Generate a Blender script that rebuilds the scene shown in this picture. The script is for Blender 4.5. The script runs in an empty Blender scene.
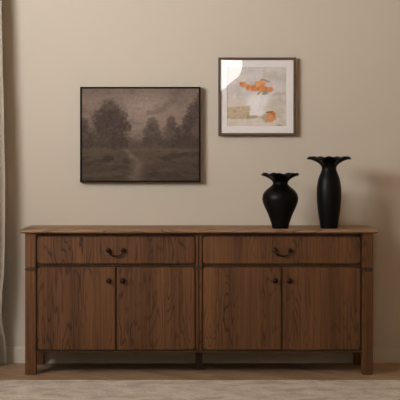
import bpy, bmesh, math, random
from mathutils import Vector, noise
from mathutils.geometry import tessellate_polygon
PI = math.pi
S = bpy.context.scene
C = S.collection

# ------------------------------------------------------------------ camera
CAM_D, CAM_Z, F = 8.64, 1.27, 1406.8
cd = bpy.data.cameras.new('camera'); cam = bpy.data.objects.new('camera', cd); C.objects.link(cam)
cam.location = (0, -CAM_D, CAM_Z); cam.rotation_euler = (PI / 2, 0, 0)
cd.sensor_width = 36; cd.lens = F / 400 * 36
cd.shift_y = -44 / 400
cd.clip_end = 60
S.camera = cam

# ------------------------------------------------------------------ sky and daylight
w = bpy.data.worlds.new('sky'); S.world = w; w.use_nodes = True
bg = w.node_tree.nodes['Background']
bg.inputs[0].default_value = (1.0, 0.98, 0.95, 1); bg.inputs[1].default_value = 7.5
ld = bpy.data.lights.new('window_daylight', 'AREA'); ld.shape = 'RECTANGLE'; ld.size = 1.9; ld.size_y = 1.1
ld.spread = math.radians(112); ld.energy = 69; ld.color = (0.965, 0.995, 1.06)
lo = bpy.data.objects.new('window_daylight', ld); C.objects.link(lo)
lo.location = (-3.0, -3.75, 2.5)
lo.rotation_euler = (Vector((-1.5, -0.6, 2.9)) - lo.location).to_track_quat('-Z', 'Y').to_euler()

S.view_settings.view_transform = 'Standard'; S.view_settings.look = 'None'
S.view_settings.gamma = 1; S.view_settings.use_curve_mapping = False
S.view_settings.exposure = 0.07
S.cycles.use_denoising = True
S.cycles.max_bounces = 8; S.cycles.diffuse_bounces = 4

# ------------------------------------------------------------------ helpers
def lin(c):
    return tuple(((v / 255) / 12.92 if v / 255 <= 0.04045 else ((v / 255 + 0.055) / 1.055) ** 2.4) for v in c)
def rgba(c): return (*lin(c), 1)

class NT:
    def __init__(s, name):
        s.m = bpy.data.materials.new(name); s.m.use_nodes = True
        s.t = s.m.node_tree; s.n = s.t.nodes; s.b = s.n['Principled BSDF']
    def node(s, kind, **k):
        n = s.n.new(kind)
        for a, v in k.items(): setattr(n, a, v)
        return n
    def link(s, a, b): s.t.links.new(a, b)
    def coord(s, scale=(1, 1, 1), rot=(0, 0, 0), loc=(0, 0, 0), out='Object'):
        t = s.node('ShaderNodeTexCoord'); m = s.node('ShaderNodeMapping')
        m.inputs['Scale'].default_value = scale; m.inputs['Rotation'].default_value = rot; m.inputs['Location'].default_value = loc
        s.link(t.outputs[out], m.inputs[0]); return m.outputs[0]
    def noise(s, vec, scale, detail=3, rough=0.5, dist=0.0):
        n = s.node('ShaderNodeTexNoise'); n.inputs['Scale'].default_value = scale
        n.inputs['Detail'].default_value = detail; n.inputs['Roughness'].default_value = rough
        n.inputs['Distortion'].default_value = dist
        s.link(vec, n.inputs['Vector']); return n.outputs['Fac']
    def math(s, op, a, b=None, c=None):
        n = s.node('ShaderNodeMath', operation=op)
        for i, v in enumerate((a, b, c)):
            if v is None: continue
            if isinstance(v, (int, float)): n.inputs[i].default_value = v
            else: s.link(v, n.inputs[i])
        return n.outputs[0]
    def ramp(s, fac, stops):
        r = s.node('ShaderNodeValToRGB'); e = r.color_ramp.elements
        e[0].position, e[0].color = stops[0][0], stops[0][1]
        e[1].position, e[1].color = stops[-1][0], stops[-1][1]
        for p, c in stops[1:-1]:
            k = e.new(p); k.color = c
        s.link(fac, r.inputs[0]); return r.outputs[0]
    def mix(s, fac, a, b, mode='MIX'):
        n = s.node('ShaderNodeMix', data_type='RGBA', blend_type=mode)
        if isinstance(fac, (int, float)): n.inputs[0].default_value = fac
        else: s.link(fac, n.inputs[0])
        for i, v in ((6, a), (7, b)):
            if isinstance(v, tuple): n.inputs[i].default_value = v
            else: s.link(v, n.inputs[i])
        return n.outputs[2]
    def bump(s, h, strength=0.2, dist=0.002):
        n = s.node('ShaderNodeBump'); n.inputs['Strength'].default_value = strength
        n.inputs['Distance'].default_value = dist
        s.link(h, n.inputs['Height']); s.link(n.outputs[0], s.b.inputs['Normal'])

def paint_mat(name, col, rough=0.7, var=0.03, scale=2.5, bump=0.08):
    k = NT(name); v = k.coord()
    n = k.noise(v, scale, 4)
    c = k.ramp(n, [(0.3, rgba(tuple(max(0, x * (1 - var)) for x in col))), (0.7, rgba(tuple(min(255, x * (1 + var)) for x in col)))])
    k.link(c, k.b.inputs['Base Color']); k.b.inputs['Roughness'].default_value = rough
    k.bump(k.noise(v, 350, 2), bump, 0.0006)
    return k.m

def oak_mat(name, horizontal=False, seed=(0, 0, 0), tone=1.0, pal=((89, 57, 30), (104, 68, 37), (119, 80, 46))):
    k = NT(name)
    sc = (1.3, 1, 5) if horizontal else (6.5, 2, 1.05)
    tc = k.node('ShaderNodeTexCoord'); oi = k.node('ShaderNodeObjectInfo')
    off = k.node('ShaderNodeVectorMath', operation='ADD'); k.link(tc.outputs['Object'], off.inputs[0])
    ml = k.node('ShaderNodeVectorMath', operation='SCALE'); cx = k.node('ShaderNodeCombineXYZ')
    for i in range(3): k.link(oi.outputs['Random'], cx.inputs[i])
    k.link(cx.outputs[0], ml.inputs[0]); ml.inputs['Scale'].default_value = 17.3
    k.link(ml.outputs[0], off.inputs[1])
    def mp(s):
        m = k.node('ShaderNodeMapping'); m.inputs['Scale'].default_value = s; m.inputs['Location'].default_value = seed
        k.link(off.outputs[0], m.inputs[0]); return m.outputs[0]
    v = mp(sc)
    n = k.noise(v, 1.5, 2.5, 0.45, 0.25)                     # growth field; its contour lines are the cathedrals
    rings = k.math('FRACT', k.math('MULTIPLY', n, 15.0))
    rings = k.math('ABSOLUTE', k.math('SUBTRACT', k.math('MULTIPLY', rings, 2.0), 1.0))
    rings = k.math('POWER', rings, 2.2)
    fine_v = mp((1.5, 30, 110) if horizontal else (110, 30, 1.5))
    fine = k.noise(fine_v, 1.0, 4, 0.7, 0.6)
    broad = k.noise(mp((1, 1, 9) if horizontal else (9, 1, 0.7)), 1.0, 2)
    gate = k.ramp(k.noise(mp((1, 1, 4) if horizontal else (4.5, 1, 1.6)), 1.0, 2), [(0.40, (0, 0, 0, 1)), (0.60, (1, 1, 1, 1))])
    T = lambda c: rgba(tuple(min(255, x * tone) for x in c))
    c = k.ramp(broad, [(0.3, T(pal[0])), (0.52, T(pal[1])), (0.75, T(pal[2]))])
    pores = k.ramp(fine, [(0.36, (0.42, 0.38, 0.34, 1)), (0.58, (1, 1, 1, 1))])
    c = k.mix(0.75, c, pores, 'MULTIPLY')
    rc = k.ramp(rings, [(0.35, (1, 1, 1, 1)), (0.9, (0.28, 0.23, 0.19, 1))])
    g = k.math('MULTIPLY', gate, 0.95)
    c = k.mix(g, c, rc, 'MULTIPLY')
    k.link(c, k.b.inputs['Base Color'])
    k.b.inputs['Roughness'].default_value = 0.5
    k.b.inputs['Specular IOR Level'].default_value = 0.3
    k.bump(fine, 0.25, 0.0008)
    return k.m

M = {}
M['wall'] = paint_mat('beige_wall_paint', (200, 189, 172), 0.85, 0.006, 1.3)
M['trim'] = paint_mat('trim_paint', (206, 195, 178), 0.5, 0.01)
M['ceiling'] = paint_mat('ceiling_paint', (214, 192, 160), 0.9, 0.01)
M['brown_wall'] = paint_mat('brown_wall_paint', (206, 176, 138), 0.9, 0.01)
M['oak'] = oak_mat('stained_oak')
M['oak_h'] = oak_mat('sheen_oak_top', True, pal=((145, 109, 76), (160, 124, 90), (172, 136, 102)))  # same stain with a paler palette; the top's sheen is in the colour
M['oak_shaded'] = oak_mat('shaded_oak_frame', tone=0.74)  # same oak toned down; shade of the recessed parts put into the colour
M['oak_groove_shade'] = oak_mat('shaded_oak_collar', tone=0.72)  # shade of the post groove put into a darker tone of the oak
M['oak_leg'] = oak_mat('stained_oak_post', tone=1.04)
M['black_frame'] = paint_mat('black_wood', (19, 14, 11), 0.6, 0.1, 30)
M['black_frame'].node_tree.nodes['Principled BSDF'].inputs['Specular IOR Level'].default_value = 0.15
M['brown_frame'] = paint_mat('walnut_wood', (86, 66, 51), 0.5, 0.1, 20)
M['mat_board'] = paint_mat('white_mat_board', (236, 231, 227), 0.9, 0.005)

k = NT('aged_bronze'); v = k.coord()
c = k.ramp(k.noise(v, 90, 3), [(0.35, rgba((30, 24, 20))), (0.7, rgba((56, 44, 36)))])
k.link(c, k.b.inputs['Base Color']); k.b.inputs['Metallic'].default_value = 0.85; k.b.inputs['Roughness'].default_value = 0.38
M['bronze'] = k.m

k = NT('matte_black_ceramic'); v = k.coord()
c = k.ramp(k.noise(v, 14, 4), [(0.3, rgba((6, 5, 5))), (0.75, rgba((12, 11, 11)))])
k.link(c, k.b.inputs['Base Color']); k.b.inputs['Roughness'].default_value = 0.42
k.b.inputs['Specular IOR Level'].default_value = 0.15
k.bump(k.noise(v, 60, 3), 0.12, 0.0015)
M['ceramic'] = k.m

k = NT('linen_curtain'); v = k.coord()
wv = k.noise(k.coord((260, 260, 900)), 1.0, 2)
c = k.ramp(wv, [(0.3, rgba((156, 145, 129))), (0.7, rgba((178, 167, 150)))])
k.link(c, k.b.inputs['Base Color']); k.b.inputs['Roughness'].default_value = 0.95
k.bump(wv, 0.2, 0.0006)
M['linen'] = k.m

k = NT('oak_floor')
v = k.coord((1, 1, 1), (0, 0, math.radians(45)))
br = k.node('ShaderNodeTexBrick'); k.link(v, br.inputs['Vector'])
br.offset = 0.5; br.inputs['Scale'].default_value = 1.0
br.inputs['Brick Width'].default_value = 0.42; br.inputs['Row Height'].default_value = 0.07
br.inputs['Mortar Size'].default_value = 0.0012; br.inputs['Mortar Smooth'].default_value = 0.1
br.inputs['Color1'].default_value = rgba((164, 135, 106)); br.inputs['Color2'].default_value = rgba((184, 155, 125))
br.inputs['Mortar'].default_value = rgba((90, 70, 54))
g = k.noise(k.coord((6, 90, 1), (0, 0, math.radians(45))), 1.0, 4, 0.6)
gr = k.ramp(g, [(0.35, (0.78, 0.76, 0.73, 1)), (0.62, (1, 1, 1, 1))])
k.link(k.mix(0.9, br.outputs['Color'], gr, 'MULTIPLY'), k.b.inputs['Base Color'])
k.b.inputs['Roughness'].default_value = 0.5; k.b.inputs['Specular IOR Level'].default_value = 0.35
k.bump(br.outputs['Fac'], -0.15, 0.001)
M['floor'] = k.m

k = NT('woven_wool_rug'); v = k.coord()
n1 = k.noise(k.coord((7, 9, 1)), 1.0, 5, 0.62, 0.4)
n2 = k.noise(k.coord((70, 45, 1)), 1.0, 3, 0.6)
c = k.ramp(n1, [(0.36, rgba((188, 178, 167))), (0.5, rgba((210, 202, 193))), (0.64, rgba((222, 216, 208)))])
c2 = k.ramp(n2, [(0.34, (0.80, 0.785, 0.76, 1)), (0.55, (1, 1, 1, 1))])
k.link(k.mix(0.85, c, c2, 'MULTIPLY'), k.b.inputs['Base Color']); k.b.inputs['Roughness'].default_value = 1.0
k.bump(n2, 0.5, 0.004)
M['rug'] = k.m

k = NT('clear_glass')                                        # thin picture glass
lw = k.node('ShaderNodeLayerWeight'); lw.inputs[0].default_value = 0.5
fr = k.math('ADD', k.math('MULTIPLY', k.math('POWER', lw.outputs['Facing'], 5.0), 0.9), 0.045)
tr = k.node('ShaderNodeBsdfTransparent'); gl = k.node('ShaderNodeBsdfGlossy'); gl.inputs['Roughness'].default_value = 0.012
mx = k.node('ShaderNodeMixShader')
k.link(fr, mx.inputs[0]); k.link(tr.outputs[0], mx.inputs[1]); k.link(gl.outputs[0], mx.inputs[2])
k.link(mx.outputs[0], k.n['Material Output'].inputs['Surface'])
M['glass'] = k.m

def canvas_mat(name, rough, bump):
    k = NT(name); a = k.node('ShaderNodeVertexColor'); a.layer_name = 'pigment'
    k.link(a.outputs[0], k.b.inputs['Base Color']); k.b.inputs['Roughness'].default_value = rough
    k.b.inputs['Specular IOR Level'].default_value = 0.2
    k.bump(k.noise(k.coord((1, 1, 1)), 260, 3), bump, 0.001)
    return k.m
M['oil'] = canvas_mat('oil_paint_on_canvas', 0.75, 0.25)
M['print'] = canvas_mat('watercolour_on_paper', 0.9, 0.1)

def finish(name, bm, mat, parent=None, smooth=False, loc=None):
    bmesh.ops.recalc_face_normals(bm, faces=bm.faces)
    me = bpy.data.meshes.new(name); bm.to_mesh(me); bm.free()
    if smooth:
        for p in me.polygons: p.use_smooth = True
        me.set_sharp_from_angle(angle=math.radians(smooth if smooth is not True else 50))
    o = bpy.data.objects.new(name, me); C.objects.link(o); me.materials.append(mat)
    if parent: o.parent = parent
    if loc: o.location = loc
    return o
def empty(name, loc, label, cat, group=None):
    o = bpy.data.objects.new(name, None); C.objects.link(o); o.location = loc; o.empty_display_size = 0.05
    tag(o, label, cat, group); return o
def tag(o, label, cat, group=None):
    o['label'] = label; o['category'] = cat
    if group: o['group'] = group
    return o
def struct(o): o['kind'] = 'structure'; return o

def box(bm, x0, x1, y0, y1, z0, z1, bev=0.0):
    vs = [bm.verts.new(p) for p in ((x0, y0, z0), (x1, y0, z0), (x1, y1, z0), (x0, y1, z0), (x0, y0, z1), (x1, y0, z1), (x1, y1, z1), (x0, y1, z1))]
    fs = [bm.faces.new([vs[i] for i in q]) for q in ((0, 3, 2, 1), (4, 5, 6, 7), (0, 1, 5, 4), (1, 2, 6, 5), (2, 3, 7, 6), (3, 0, 4, 7))]
    if bev:
        es = {e for f in fs for e in f.edges}
        bmesh.ops.bevel(bm, geom=list(es), offset=bev, segments=2, profile=0.5, affect='EDGES')
    return bm
def loft(bm, rings, caps=True, closed=True):
    R = [[bm.verts.new(p) for p in r] for r in rings]
    n = len(R[0])
    for a, b in zip(R, R[1:]):
        for i in range(n if closed else n - 1):
            j = (i + 1) % n
            bm.faces.new((a[i], a[j], b[j], b[i]))
    if caps:
        bm.faces.new(list(reversed(R[0]))); bm.faces.new(R[-1])
    return R
def lathe(bm, prof, n=24, axis='z', org=(0, 0, 0)):
    rings = []
    for r, h in prof:
        ring = []
        for i in range(n):
            a = 2 * PI * i / n; p = (r * math.cos(a), r * math.sin(a), h)
            if axis == 'y': p = (p[0], -h, p[1])             # h grows towards the viewer
            ring.append((p[0] + org[0], p[1] + org[1], p[2] + org[2]))
        rings.append(ring)
    return loft(bm, rings)
def tube(bm, pts, rad, n=10):
    pts = [Vector(p) for p in pts]; rings = []; ref = Vector((0, 1, 0))
    for i, p in enumerate(pts):
        t = (pts[min(i + 1, len(pts) - 1)] - pts[max(i - 1, 0)]).normalized()
        u = t.cross(ref).normalized(); vv = t.cross(u).normalized()
        r = rad[i] if isinstance(rad, list) else rad
        rings.append([tuple(p + (u * math.cos(a) + vv * math.sin(a)) * r) for a in [2 * PI * k / n for k in range(n)]])
    loft(bm, rings)

# ------------------------------------------------------------------ the room
XL, XR, YF, YB, H = -2.7, 2.7, -9.6, 0.0, 3.2
T = 0.12
def sbox(name, mat, *a): return struct(finish(name, box(bmesh.new(), *a), mat))
sbox('floor', M['floor'], XL - T, XR + T, YF - T, T, -0.1, 0)
sbox('ceiling', M['ceiling'], XL - T, XR + T, YF - T, T, H, H + 0.1)
sbox('wall_back', M['wall'], XL - T, XR + T, 0, T, 0, H)
sbox('wall_right', M['brown_wall'], XR, XR + T, YF, 0, 0, H)
def holed_wall(name, P, outer, hole, t, mat='brown_wall'):
    """P maps (a, b, depth) to a point"""
    bm = bmesh.new(); loops = []
    flat = [Vector((a, b, 0)) for a, b in outer + hole]
    tris = tessellate_polygon([[Vector((a, b, 0)) for a, b in outer], [Vector((a, b, 0)) for a, b in hole]])
    for d in (0, t):
        vs = [bm.verts.new(P(q.x, q.y, d)) for q in flat]; loops.append(vs)
        for tr_ in tris: bm.faces.new([vs[i] for i in tr_])
    n0, n1 = len(outer), len(hole)
    for off, n in ((0, n0), (n0, n1)):
        for i in range(n):
            j = (i + 1) % n
            bm.faces.new((loops[0][off + i], loops[0][off + j], loops[1][off + j], loops[1][off + i]))
    return struct(finish(name, bm, M[mat]))
def window_frame(name, P, hole, wd=0.035, bars=()):
    bm = bmesh.new(); cx = sum(a for a, b in hole) / len(hole); cy = sum(b for a, b in hole) / len(hole)
    n = len(hole)
    for (a, d0), (b, d1) in (((0, -0.012), (wd, 0.05)),):
        inn = []
        for i in range(n):
            p, q, r = Vector(hole[i - 1]), Vector(hole[i]), Vector(hole[(i + 1) % n])
            e1 = (q - p).normalized(); e2 = (r - q).normalized()
            n1 = Vector((-e1.y, e1.x)); n2 = Vector((-e2.y, e2.x))
            if n1.dot(Vector((cx, cy)) - q) < 0: n1 = -n1
            if n2.dot(Vector((cx, cy)) - q) < 0: n2 = -n2
            m = (n1 + n2); m = m / max(0.3, m.length_squared) * 2
            inn.append(tuple(q + m * wd))
        rings = []
        for loop, d in ((hole, 0.06), (hole, 0.02), (inn, 0.02), (inn, 0.06)):
            rings.append([P(x, y, d) for x, y in loop])
        rings.append(rings[0])
        R = [[bm.verts.new(p) for p in r] for r in rings[:4]]; R.append(R[0])
        for u, v in zip(R, R[1:]):
            for i in range(n):
                j = (i + 1) % n; bm.faces.new((u[i], u[j], v[j], v[i]))
    return struct(finish(name, bm, M['trim']))
PL = lambda a, b, d: (XL - d, a, b)
PF = lambda a, b, d: (a, YF - d, b)
hole1 = [(-4.85, 1.85), (-2.6, 1.85), (-2.6, 3.1), (-4.85, 3.1)]
holed_wall('wall_left', PL, [(YF, 0), (0, 0), (0, H), (YF, H)], hole1, T, 'wall')
window_frame('window_1', PL, hole1)
hole2 = [(-0.8, 1.6), (-0.2, 1.6), (0.262, 2.085), (0.52, 2.30), (0.565, 2.40), (0.55, 2.95), (-0.8, 2.95)]  # unseen opening, its outline shaped for the bright reflection in the picture glass
holed_wall('wall_front', PF, [(XL, 0), (XR, 0), (XR, H), (XL, H)], hole2, T)
window_frame('reflection_opening', PF, hole2, 0.015)
def baseboard(name, x0, x1):
    prof = [(0, 0), (-0.013, 0), (-0.013, 0.088), (-0.0095, 0.094), (-0.007, 0.099), (0, 0.099)]
    bm = bmesh.new(); loft(bm, [[(x, y, z) for y, z in prof] for x in (x0, x1)])
    return struct(finish(name, bm, M['trim']))
baseboard('baseboard_back', XL, XR)

# ------------------------------------------------------------------ rug
bm = bmesh.new()
rings = []
X0, X1, Y0, Y1 = -2.05, 2.1, -4.2, -0.735
for ins, z in ((0.0, 0.0), (0.0, 0.007), (0.004, 0.011), (0.01, 0.0125)):
    rings.append([(X0 + ins, Y0 + ins, z), (X1 - ins, Y0 + ins, z), (X1 - ins, Y1 - ins, z), (X0 + ins, Y1 - ins, z)])
loft(bm, rings)
tag(finish('rug', bm, M['rug']), 'large cream beige mottled rug lying on the floor before the sideboard', 'rug')

# ------------------------------------------------------------------ sideboard
XC = -0.006; YFR = -0.48; YBK = -0.02
sb = empty('sideboard', (XC, YFR / 2, 0), 'long brown oak sideboard with two drawers and four doors against the wall', 'sideboard')
OFF = Vector((-XC, -YFR / 2, 0))
def part(name, bm, mat, parent=sb, smooth=False):
    """meshes are laid out in room coordinates; give each its own origin at its base"""
    vs = [v.co for v in bm.verts]
    cx = (min(v.x for v in vs) + max(v.x for v in vs)) / 2; cy = (min(v.y for v in vs) + max(v.y for v in vs)) / 2
    cz = min(v.z for v in vs); org = Vector((cx, cy, cz))
    bmesh.ops.translate(bm, verts=bm.verts, vec=-org)
    o = finish(name, bm, mat, parent, smooth)
    pw = Vector((0, 0, 0)); p = parent
    while p: pw += p.location; p = p.parent
    o.location = org - pw
    return o
# top board with its moulded edge
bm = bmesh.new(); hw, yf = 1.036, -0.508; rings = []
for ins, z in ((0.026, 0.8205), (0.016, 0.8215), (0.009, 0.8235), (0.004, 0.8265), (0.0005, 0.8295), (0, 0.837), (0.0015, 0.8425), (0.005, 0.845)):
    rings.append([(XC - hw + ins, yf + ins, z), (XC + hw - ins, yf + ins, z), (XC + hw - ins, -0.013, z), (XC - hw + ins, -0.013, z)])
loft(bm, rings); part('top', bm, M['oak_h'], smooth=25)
# four corner posts that are the legs
def post(xa, xb, ya, yb, front):
    bm = bmesh.new(); rings = []
    segs = [(0.003, 0), (0, 0.004), (0, 0.600), (0.004, 0.603), (0.004, 0.621), (0, 0.624), (0, 0.8205)] if front else [(0.003, 0), (0, 0.004), (0, 0.8205)]
    c = 0.003
    for i, z in segs:
        x0, x1, y0, y1 = xa + i, xb - i, ya + i, yb - max(i, 0)
        x0 = xa + i; 
        rings.append([(x0 + c, y0, z), (x1 - c, y0, z), (x1, y0 + c, z), (x1, y1 - c, z), (x1 - c, y1, z), (x0 + c, y1, z), (x0, y1 - c, z), (x0, y0 + c, z)])
    loft(bm, rings); return bm
for s in (-1, 1):
    a, b = sorted((XC + s * 1.009, XC + s * 0.9455))
    lg = part('leg', post(a, b, YFR, YFR + 0.06, True), M['oak_leg'], smooth=25)
    part('collar', box(bmesh.new(), a - 0.001, b + 0.001, YFR - 0.0015, YFR + 0.061, 0.604, 0.620, 0.003), M['oak_groove_shade'], lg)
    part('leg', post(a, b, YBK - 0.055, YBK, False), M['oak_leg'], smooth=25)
    a, b = sorted((XC + s * 0.998, XC + s * 0.978))
    part('side_panel', box(bmesh.new(), a, b, YFR + 0.05, YBK - 0.045, 0.13, 0.816, 0.001), M['oak_leg'])
part('leg', box(bmesh.new(), XC - 0.020, XC + 0.020, -0.275, -0.235, 0, 0.132, 0.002), M['oak_shaded'])
part('carcass_front', box(bmesh.new(), XC - 0.946, XC + 0.946, -0.456, -0.436, 0.130, 0.8205), M['oak_shaded'])
part('back_panel', box(bmesh.new(), XC - 0.978, XC + 0.978, -0.036, -0.026, 0.13, 0.8165), M['oak_shaded'])
part('bottom_panel', box(bmesh.new(), XC - 0.978, XC + 0.978, -0.436, -0.036, 0.130, 0.146), M['oak_shaded'])
part('drawer_rail', box(bmesh.new(), XC - 0.945, XC + 0.945, -0.4635, -0.456, 0.6295, 0.6365, 0.0015), M['oak_shaded'])
part('bottom_rail', box(bmesh.new(), XC - 0.945, XC + 0.945, -0.466, -0.4565, 0.127, 0.1385, 0.002), M['oak_shaded'])
# centre stile: two slim uprights with a collar
for s in (-1, 1):
    a, b = sorted((XC + s * 0.003, XC + s * 0.0165))
    part('stile', box(bmesh.new(), a, b, -0.472, -0.456, 0.139, 0.8155, 0.002), M['oak_leg'])
part('stile_collar', box(bmesh.new(), XC - 0.0185, XC + 0.0185, -0.4765, -0.4725, 0.612, 0.6305, 0.0018), M['oak_shaded'])

def front_panel(x0, x1, z0, z1, rc):
    """rc: corner radii bl, br, tr, tl"""
    bm = bmesh.new(); rings = []
    for ins, y in ((0.0015, -0.4565), (0, -0.459), (0, -0.469), (0.0015, -0.4725), (0.0045, -0.4745), (0.0085, -0.4745)):
        ring = []
        cs = ((x0, z0, 1, 1, 180), (x1, z0, -1, 1, 270), (x1, z1, -1, -1, 0), (x0, z1, 1, -1, 90))
        for (cx, cz, sx, sz, a0), r in zip(cs, rc):
            rr = max(r - ins, 0.0005); px_, pz_ = cx + sx * (ins + rr), cz + sz * (ins + rr)
            for i in range(7):
                a = math.radians(a0 + 15 * i)
                ring.append((px_ + rr * math.cos(a), y, pz_ + rr * math.sin(a)))
        rings.append(ring)
    loft(bm, rings); return bm
knob_prof = [(0.0095, 0.0), (0.0095, 0.002), (0.006, 0.004), (0.0052, 0.010), (0.0075, 0.013), (0.0128, 0.0155), (0.0150, 0.020), (0.0145, 0.0245), (0.0115, 0.0285), (0.006, 0.031), (0.001, 0.0318)]
def knob_bm(x, z, s=1.0):
    bm = bmesh.new(); lathe(bm, [(r * s, h * s) for r, h in knob_prof], 20, 'y', (x, -0.4745, z)); return bm
RC = 0.024
left_x = (XC - 0.939, XC - 0.0225)
for side in (-1, 1):
    x0, x1 = left_x if side < 0 else (2 * XC - left_x[1], 2 * XC - left_x[0])
    d = part('drawer', front_panel(x0, x1, 0.6435, 0.8025, (RC,) * 4), M['oak'], smooth=30)
    hc = -0.488 if side < 0 else 0.4786; hz = 0.7235
    for q in (-0.0425, 0.0425):
        bm = bmesh.new(); lathe(bm, [(r * 1.0, h * 0.92) for r, h in knob_prof], 20, 'y', (hc + q, -0.4745, hz))
        part('handle_knob', bm, M['bronze'], d, smooth=40)
    pts = []
    for i in range(25):
        a = PI * i / 24; cc, ss = math.cos(a), max(0.0, math.sin(a))
        pts.append((hc - 0.0410 * math.copysign(abs(cc) ** 0.75, cc), -0.488 - 0.007 * ss, hz - 0.004 - 0.0285 * ss ** 0.8))
    bm = bmesh.new(); tube(bm, pts, [0.0034 + 0.0010 * math.exp(-((-1 + 2 * i / 24) / 0.3) ** 2) for i in range(25)], 8)
    part('handle_bail', bm, M['bronze'], d, smooth=60)
    mid = (-0.4875, -0.4875) if side < 0 else (0.4757, 0.4757)
    g = 0.0035; sq = 0.002
    for j, (a, b, rc) in enumerate(((x0, mid[0] - g, (RC, sq, sq, RC)), (mid[0] + g, x1, (sq, RC, RC, sq)))):
        dr = part('door', front_panel(a, b, 0.1435, 0.6245, rc), M['oak'], smooth=30)
        kx = mid[0] + (-0.0405 if j == 0 else 0.0405)
        part('knob', knob_bm(kx, 0.5475, 1.08), M['bronze'], dr, smooth=40)

# ------------------------------------------------------------------ vases
def crom(pts, n=6):
    """smooth the profile with a Catmull-Rom spline"""
    out = []
    P_ = [pts[0]] + list(pts) + [pts[-1]]
    for i in range(1, len(P_) - 2):
        for k_ in range(n):
            t = k_ / n
            q = []
            for c_ in range(2):
                p0, p1, p2, p3 = (P_[i - 1][c_], P_[i][c_], P_[i + 1][c_], P_[i + 2][c_])
                q.append(0.5 * (2 * p1 + (p2 - p0) * t + (2 * p0 - 5 * p1 + 4 * p2 - p3) * t * t + (3 * p1 - p0 - 3 * p2 + p3) * t ** 3))
            out.append(tuple(q))
    out.append(tuple(pts[-1])); return out
def vase(name, loc, outer, neck_z, rim_z, lobes, amp, phase, label):
    outer = crom([(r * 1.01, z * 0.985) for r, z in outer]); th = 0.0068; N = 120
    inner = []
    for i in range(len(outer) - 1, -1, -1):
        a = outer[max(i - 1, 0)]; b = outer[min(i + 1, len(outer) - 1)]
        d = Vector((b[0] - a[0], b[1] - a[1])).normalized(); nrm = Vector((-d.y, d.x))
        r, z = outer[i][0] + nrm.x * th, outer[i][1] + nrm.y * th
        if z < th * 1.5: continue
        inner.append((max(r, 0.004), z))
    prof = [(outer[0][0] - 0.006, 0.0)] + outer + inner
    bm = bmesh.new(); rings = []
    for r, z in prof:
        t = max(0, min(1.15, (z - neck_z) / (rim_z - neck_z))); e = t ** 1.6 if r > 0.04 else 0
        ring = []
        for i in range(N):
            a = 2 * PI * i / N + phase
            wv = math.cos(lobes * a)
            rr = r * (1 + 0.045 * e * wv); zz = z - amp * e * wv
            ring.append((rr * math.cos(a - phase), rr * math.sin(a - phase), zz))
        rings.append(ring)
    loft(bm, rings)
    return tag(finish(name, bm, M['ceramic'], None, 70, loc), label, 'vase', 'black vases on the sideboard')
TOPZ = 0.8452
vase('vase', (0.4715, -0.38, TOPZ),
     [(0.0465, 0.0), (0.0480, 0.006), (0.0530, 0.030), (0.0610, 0.055), (0.0720, 0.085), (0.0870, 0.118), (0.1000, 0.150), (0.1048, 0.178), (0.0990, 0.205), (0.0820, 0.229), (0.0600, 0.247), (0.0465, 0.260), (0.0435, 0.270), (0.0480, 0.282), (0.0640, 0.298), (0.0860, 0.312), (0.1010, 0.3185), (0.1040, 0.3185)],
     0.272, 0.318, 7, 0.0055, 0.35, 'short round black vase with a ruffled rim on the sideboard')
vase('vase', (0.7580, -0.375, TOPZ),
     [(0.0495, 0.0), (0.0505, 0.006), (0.0570, 0.050), (0.0650, 0.105), (0.0705, 0.160), (0.0722, 0.205), (0.0700, 0.250), (0.0620, 0.295), (0.0490, 0.332), (0.0430, 0.352), (0.0440, 0.366), (0.0540, 0.383), (0.0760, 0.401), (0.1000, 0.413), (0.1180, 0.4165), (0.1215, 0.4155)],
     0.350, 0.415, 7, 0.0065, 1.2, 'tall slender black vase with a wide wavy rim on the sideboard')

# ------------------------------------------------------------------ pictures
def frame_bm(x0, x1, z0, z1, wd, y0, y1, lip=0.002):
    bm = bmesh.new()
    prof = [(0, y0), (0, y1 + lip), (lip, y1), (wd - lip, y1), (wd, y1 + lip), (wd, y0)]
    R = [[bm.verts.new(p) for p in ((x0 + i, y, z0 + i), (x1 - i, y, z0 + i), (x1 - i, y, z1 - i), (x0 + i, y, z1 - i))] for i, y in prof]
    R.append(R[0])
    for a, b in zip(R, R[1:]):
        for i in range(4):
            j = (i + 1) % 4; bm.faces.new((a[i], a[j], b[j], b[i]))
    return bm
def painted_sheet(name, x0, x1, z0, z1, y, nx, nz, fn, mat, parent):
    """a canvas whose pigment is stored per point; fn(px, py) gives its colour"""
    bm = bmesh.new(); lay = bm.loops.layers.float_color.new('pigment')
    vs = [[bm.verts.new((x0 + (x1 - x0) * i / nx, y, z0 + (z1 - z0) * j / nz)) for i in range(nx + 1)] for j in range(nz + 1)]
    colr = {}
    for j in range(nz + 1):
        for i in range(nx + 1): colr[vs[j][i]] = (*lin(fn(i / nx, 1 - j / nz)), 1)
    for j in range(nz):
        for i in range(nx):
            f = bm.faces.new((vs[j][i], vs[j][i + 1], vs[j + 1][i + 1], vs[j + 1][i]))
            for l in f.loops: l[lay] = colr[l.vert]
    # the sheet's own thickness
    b = y + 0.0015
    c4 = [bm.verts.new(p) for p in ((x0, b, z0), (x1, b, z0), (x1, b, z1), (x0, b, z1))]; bm.faces.new(c4)
    ff = [vs[0][0], vs[0][-1], vs[-1][-1], vs[-1][0]]
    edge = [[vs[0][i] for i in range(nx + 1)], [vs[j][-1] for j in range(nz + 1)], [vs[-1][i] for i in range(nx, -1, -1)], [vs[j][0] for j in range(nz, -1, -1)]]
    for q in range(4): bm.faces.new(edge[q] + [c4[(q + 1) % 4], c4[q]])
    return part(name, bm, mat, parent)
def sm(a, b, x):
    t = max(0.0, min(1.0, (x - a) / (b - a))) if a != b else float(x > a); return t * t * (3 - 2 * t)
def mixc(a, b, t): return tuple(p + (q - p) * t for p, q in zip(a, b))
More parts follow.
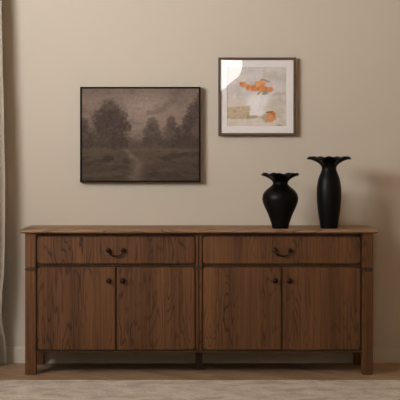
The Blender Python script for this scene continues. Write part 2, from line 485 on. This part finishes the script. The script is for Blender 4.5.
def nz_(x, y, s=0.0, oct=3):
    return noise.fractal(Vector((x, y, s)), 1.0, 2.0, oct)

def landscape(u, v):
    x, y = 82 + u * 116.5, 88.5 + v * 92                     # in units of the picture's own layout
    n = nz_(x * 0.06, y * 0.10, 1.3); f = nz_(x * 0.35, y * 0.4, 7.1); fb = nz_(x * 0.9, y * 1.6, 3.3, 2)
    c = (126, 109, 98)
    c = mixc(c, (152, 135, 122), 0.9 * math.exp(-(((x - 146) / 26) ** 2 + ((y - 106) / 20) ** 2)))
    c = mixc(c, (104, 88, 77), sm(0.0, 0.6, n) * 0.55)
    c = mixc(c, (140, 120, 107), sm(0.0, 0.6, -n) * 0.35)
    c = mixc(c, (104, 88, 76), sm(108, 88, y) * 0.35)
    c = mixc(c, (98, 82, 71), sm(128, 148, y) * 0.5)
    # far haze line of woods
    hz = 141 + 3 * nz_(x * 0.12, 0, 2) - 4 * math.exp(-((x - 130) / 10) ** 2) * 0
    c = mixc(c, (80, 66, 57), sm(hz - 5, hz + 4, y) * 0.8)
    def blob(c, cx, cy, rx, ry, col, dens=0.95, soft=0.5):
        d = math.hypot((x - cx) / rx, (y - cy) / ry) + 0.24 * f + 0.10 * n
        return mixc(c, col, dens * sm(1.0 + soft * 0.35, 1.0 - soft * 0.45, d))
    tree = (64, 53, 46); mid = (72, 61, 53)
    for a in ((110, 110, 9, 10), (103, 119, 11, 11), (117, 118, 10, 11), (110, 126, 18, 13), (125, 127, 6.5, 5.5), (107, 139, 21, 11), (84, 126, 5.5, 8), (85, 139, 9, 13), (120, 141, 10, 8)):
        c = blob(c, *a, tree, 0.62, 0.75)
    for a in ((152.5, 125, 6, 7), (152, 134, 9.5, 9), (148, 141, 6, 6), (158, 138, 5, 6), (171.5, 124, 4.5, 8), (172, 133, 9, 9), (182, 134, 8, 9), (188, 122, 6, 8), (194, 112, 7, 9), (200, 104, 6, 10), (195, 130, 12, 16), (166, 143, 12, 5), (185, 143, 16, 8)):
        c = blob(c, *a, mid if a[0] < 176 else tree, 0.58, 0.8)
    if y < 152: c = mixc(c, (92, 80, 68), 0.45 * sm(0.1, 0.6, nz_(x * 0.5, y * 0.5, 11)) * sm(0, 1, 1 - abs(sum(c) / 3 - 58) / 22))
    # meadow
    g = sm(147.0, 150.5, y + 0.6 * f)
    gc = mixc((86, 72, 60), (70, 58, 47), sm(150, 180, y))
    gc = mixc(gc, (58, 47, 39), 0.6 * sm(-0.05, 0.45, nz_(x * 0.05, y * 0.16, 5.5)))
    gc = mixc(gc, (96, 82, 67), 0.45 * sm(0.0, 0.5, nz_(x * 0.06, y * 0.2, 9.5)))
    c = mixc(c, gc, g)
    c = mixc(c, (98, 84, 71), 0.5 * math.exp(-((y - 149.5) / 1.1) ** 2) * sm(118, 128, x))
    px_ = 127 + (y - 150) * 0.9 if y < 163 else 138.7 - (y - 163) * 0.25
    wd = 1.5 + (y - 148) * 0.22
    if y > 149: c = mixc(c, (116, 101, 87), 0.7 * math.exp(-((x - px_ + 1.4 * f) / wd) ** 2))
    c = mixc(c, (50, 41, 35), 0.7 * sm(1.25, 0.75, math.hypot((x - 108.5) / 5.5, (y - 158.5) / 3) + 0.4 * f))
    k_ = 1 + 0.07 * f + 0.05 * fb
    return tuple(max(0, min(255, q * k_)) for q in c)

def fruit(u, v):
    x, y = 227.3 + u * 59.1, 67.3 + v * 58.7
    f = nz_(x * 0.35, y * 0.35, 4.4); n = nz_(x * 0.07, y * 0.07, 8.2); fb = nz_(x * 1.1, y * 1.1, 2.1, 2)
    c = (214, 207, 204)
    c = mixc(c, (218, 208, 195), sm(90, 108, y + 2 * f))
    c = mixc(c, (196, 189, 175), 0.5 * sm(0.0, 0.5, n))
    c = mixc(c, (228, 219, 207), 0.45 * sm(0.0, 0.5, -n))
    # table edge running up to the right
    c = mixc(c, (172, 162, 144), 0.45 * math.exp(-((y - (96 - (x - 262) * 0.12 + f)) / 1.3) ** 2) * sm(268, 276, x))
    def ell(c, cx, cy, rx, ry, col, ang=0.0, a=1.0, e=0.24, w=0.3):
        ca, sa = math.cos(math.radians(ang)), math.sin(math.radians(ang))
        dx, dy = x - cx, y - cy; p = (dx * ca + dy * sa) / rx; q = (-dx * sa + dy * ca) / ry
        return mixc(c, col, a * sm(1 + e, 1 - e, math.hypot(p, q) + w * f))
    # white footed bowl
    c = ell(c, 258, 100, 12, 8, (244, 240, 238), -8, 0.8, 0.35)
    c = ell(c, 255, 107, 8, 11, (244, 240, 238), 15, 0.75, 0.3)
    c = ell(c, 258, 112, 7, 4.5, (244, 240, 238), 0, 0.7, 0.3)
    # its tan shadow
    t = sm(226, 229, x) * sm(250.5, 249, x + 0.6 * f) * sm(106.6 - (x - 228) * 0.10, 108.2 - (x - 228) * 0.10, y + 0.7 * f) * sm(118.6, 117.2, y + 0.5 * f)
    c = mixc(c, (200, 180, 148), 0.85 * t)
    c = mixc(c, (172, 152, 120), 0.6 * t * sm(0.05, 0.4, nz_(x * 0.3, y * 0.5, 6)))
    c = mixc(c, (180, 160, 130), 0.7 * math.exp(-((y - (117.5 - max(0, x - 252) * 0.16 + 0.3 * f)) / 0.8) ** 2) * sm(229, 232, x) * sm(264, 260, x))
    c = ell(c, 252, 116, 6, 1.4, (160, 143, 114), -4, 0.6)
    # fruit
    o1, o2, o3 = (222, 146, 94), (205, 118, 70), (232, 168, 116)
    G = (146, 147, 118)
    c = ell(c, 265.0, 80.8, 4.6, 1.1, G, 18, 0.8); c = ell(c, 259.0, 93.0, 2.6, 1.1, G, -45, 0.8)
    c = ell(c, 265.5, 93.2, 3.4, 1.3, G, -10, 0.8); c = ell(c, 261.5, 80.6, 2.2, 1.0, (128, 120, 78), -20, 0.7)
    c = ell(c, 243.5, 84.8, 4.4, 2.6, o1, 20); c = ell(c, 249.5, 87.4, 5.6, 2.9, o3, 15)
    c = ell(c, 255.0, 89.0, 4.6, 2.6, o1, 8); c = ell(c, 260.5, 84.5, 4.8, 4.2, o3, 0)
    c = ell(c, 262.5, 88.6, 5.0, 3.2, o1, 10); c = ell(c, 269.5, 89.8, 3.8, 2.4, o1, 8)
    for a in ((248, 87.8, 1.2, 2.4, 20), (254, 86.5, 1.0, 2.6, 40), (258, 88.6, 1.2, 1.8, -20), (266, 88.6, 1.0, 2.2, 10), (241.2, 84.5, 1.2, 1.6, 0)):
        c = ell(c, a[0], a[1], a[2], a[3], o2, a[4], 0.65)
    c = ell(c, 265.5, 91.6, 2.4, 0.9, (120, 126, 98), -30, 0.8)
    c = ell(c, 266, 117.5, 4.6, 3.2, (170, 148, 118), 20, 0.6, 0.3)
    c = ell(c, 270.8, 116.0, 4.9, 5.1, o1); c = ell(c, 270.2, 117.2, 3.0, 3.0, o3, 0, 0.8); c = ell(c, 272.6, 113.2, 2.4, 1.4, o2, 30, 0.7)
    c = ell(c, 269.5, 111.6, 3.6, 0.8, (104, 100, 70), -8, 0.8)
    c = ell(c, 276.5, 124.4, 3.4, 0.7, (150, 138, 122), 0, 0.7, 0.3, 0.5)
    k_ = 1 + 0.05 * f + 0.02 * fb
    return tuple(max(0, min(255, q * k_)) for q in c)

# dark landscape in a thin black frame
def wx(px, d): return (px - 200) * (CAM_D - d) / F
def wz(py, d): return CAM_Z - (py - 156) * (CAM_D - d) / F
D1 = 0.055
x0, x1, z0, z1 = wx(80, D1), wx(200.4, D1), wz(182.2, D1), wz(86.8, D1)
p1 = empty('painting', ((x0 + x1) / 2, 0, z0), 'dark misty landscape painting in thin black frame on the wall', 'painting')
part('frame', frame_bm(x0, x1, z0, z1, 0.0095, -0.001, -D1), M['black_frame'], p1)
g = 0.0095
part('backing', box(bmesh.new(), x0 + g, x1 - g, -0.040, -0.004, z0 + g, z1 - g), M['black_frame'], p1)
painted_sheet('canvas', x0 + g, x1 - g, z0 + g, z1 - g, -0.046, 232, 184, landscape, M['oil'], p1)
# fruit watercolour behind glass
D2 = 0.042
x0, x1, z0, z1 = wx(218.3, D2), wx(296, D2), wz(135.6, D2), wz(57.4, D2)
p2 = empty('framed_picture', ((x0 + x1) / 2, 0, z0), 'fruit still life behind glass in brown frame with white mat', 'picture')
part('frame', frame_bm(x0, x1, z0, z1, 0.0155, -0.001, -D2), M['brown_frame'], p2)
g = 0.0155
part('backing', box(bmesh.new(), x0 + g, x1 - g, -0.024, -0.004, z0 + g, z1 - g), M['brown_frame'], p2)
ax0, ax1, az0, az1 = wx(227.3, 0.030), wx(286.4, 0.030), wz(126.2, 0.030), wz(67.2, 0.030)
painted_sheet('print', ax0 - 0.004, ax1 + 0.004, az0 - 0.004, az1 + 0.004, -0.0280, 150, 150, lambda u, v: fruit(u, v), M['print'], p2)
bm = bmesh.new()
O = [(x0 + g, z0 + g), (x1 - g, z0 + g), (x1 - g, z1 - g), (x0 + g, z1 - g)]; I = [(ax0, az0), (ax1, az0), (ax1, az1), (ax0, az1)]
R = [[bm.verts.new((a, y, b)) for a, b in L] for L, y in ((O, -0.0298), (O, -0.0316), ([(a + (0.0018 if a > 0.3 else -0.0018), b + (0.0018 if b > 1.5 else -0.0018)) for a, b in I], -0.0316), (I, -0.0298))]
R.append(R[0])
for a, b in zip(R, R[1:]):
    for i in range(4):
        j = (i + 1) % 4; bm.faces.new((a[i], a[j], b[j], b[i]))
part('mat_board', bm, M['mat_board'], p2)
part('glass', box(bmesh.new(), x0 + g, x1 - g, -0.0363, -0.0358, z0 + g, z1 - g), M['glass'], p2)

# ------------------------------------------------------------------ curtain at the left edge
ct = empty('curtain', (-1.45, -0.08, 0), 'pleated beige linen curtain hanging beside the sideboard at left', 'curtain')
def edge_x(z):
    K = [(0.0, -1.174), (0.06, -1.172), (0.14, -1.180), (0.30, -1.197), (0.42, -1.190), (0.60, -1.176), (0.80, -1.172), (1.10, -1.172), (1.49, -1.180), (1.86, -1.190), (2.23, -1.198), (2.95, -1.205)]
    for (a, p), (b, q) in zip(K, K[1:]):
        if z <= b: return p + (q - p) * sm(0, 1, (z - a) / (b - a))
    return K[-1][1]
bm = bmesh.new(); NU, NZ = 150, 70; ztop = 2.95; zb = 0.004
grid = []
for j in range(NZ + 1):
    z = zb + (ztop - zb) * (j / NZ) ** 1.25; row = []
    for i in range(NU + 1):
        u = i / NU
        e = edge_x(z); x = e - u * (0.62 + 0.05 * (1 - z / ztop)) 
        ph = u * 2 * PI * 6.5 + 0.5 * math.sin(z * 1.1 + u * 9) + 0.35 * math.sin(u * 23)
        amp = 0.030 + 0.016 * (1 - sm(0.2, 2.9, z)) + 0.006 * math.sin(u * 31 + z)
        fade = sm(0.0, 0.035, u) 
        y = -0.098 + amp * (math.sin(ph + 2.4)) * fade - 0.038 * (1 - fade) * sm(0.0, 0.5, z) - 0.004 - 0.055 * (1 - z / ztop) * sm(0.0, 0.5, z)
        x += 0.012 * math.sin(2 * ph + 1.0) * fade
        row.append(bm.verts.new((x, min(y, -0.020), z)))
    grid.append(row)
for j in range(NZ):
    for i in range(NU):
        bm.faces.new((grid[j][i], grid[j][i + 1], grid[j + 1][i + 1], grid[j + 1][i]))
o = part('drape', bm, M['linen'], ct, smooth=80)
md = o.modifiers.new('thickness', 'SOLIDIFY'); md.thickness = 0.003; md.offset = 0
bm = bmesh.new(); tube(bm, [(-1.12, -0.10, 2.965), (-1.6, -0.10, 2.965), (-2.05, -0.10, 2.965)], 0.014, 16)
rod = part('rod', bm, M['bronze'], ct, smooth=60)
for x in (-1.17, -2.0):
    part('rod_bracket', box(bmesh.new(), x - 0.008, x + 0.008, -0.100, -0.0005, 2.957, 2.973), M['bronze'], ct)
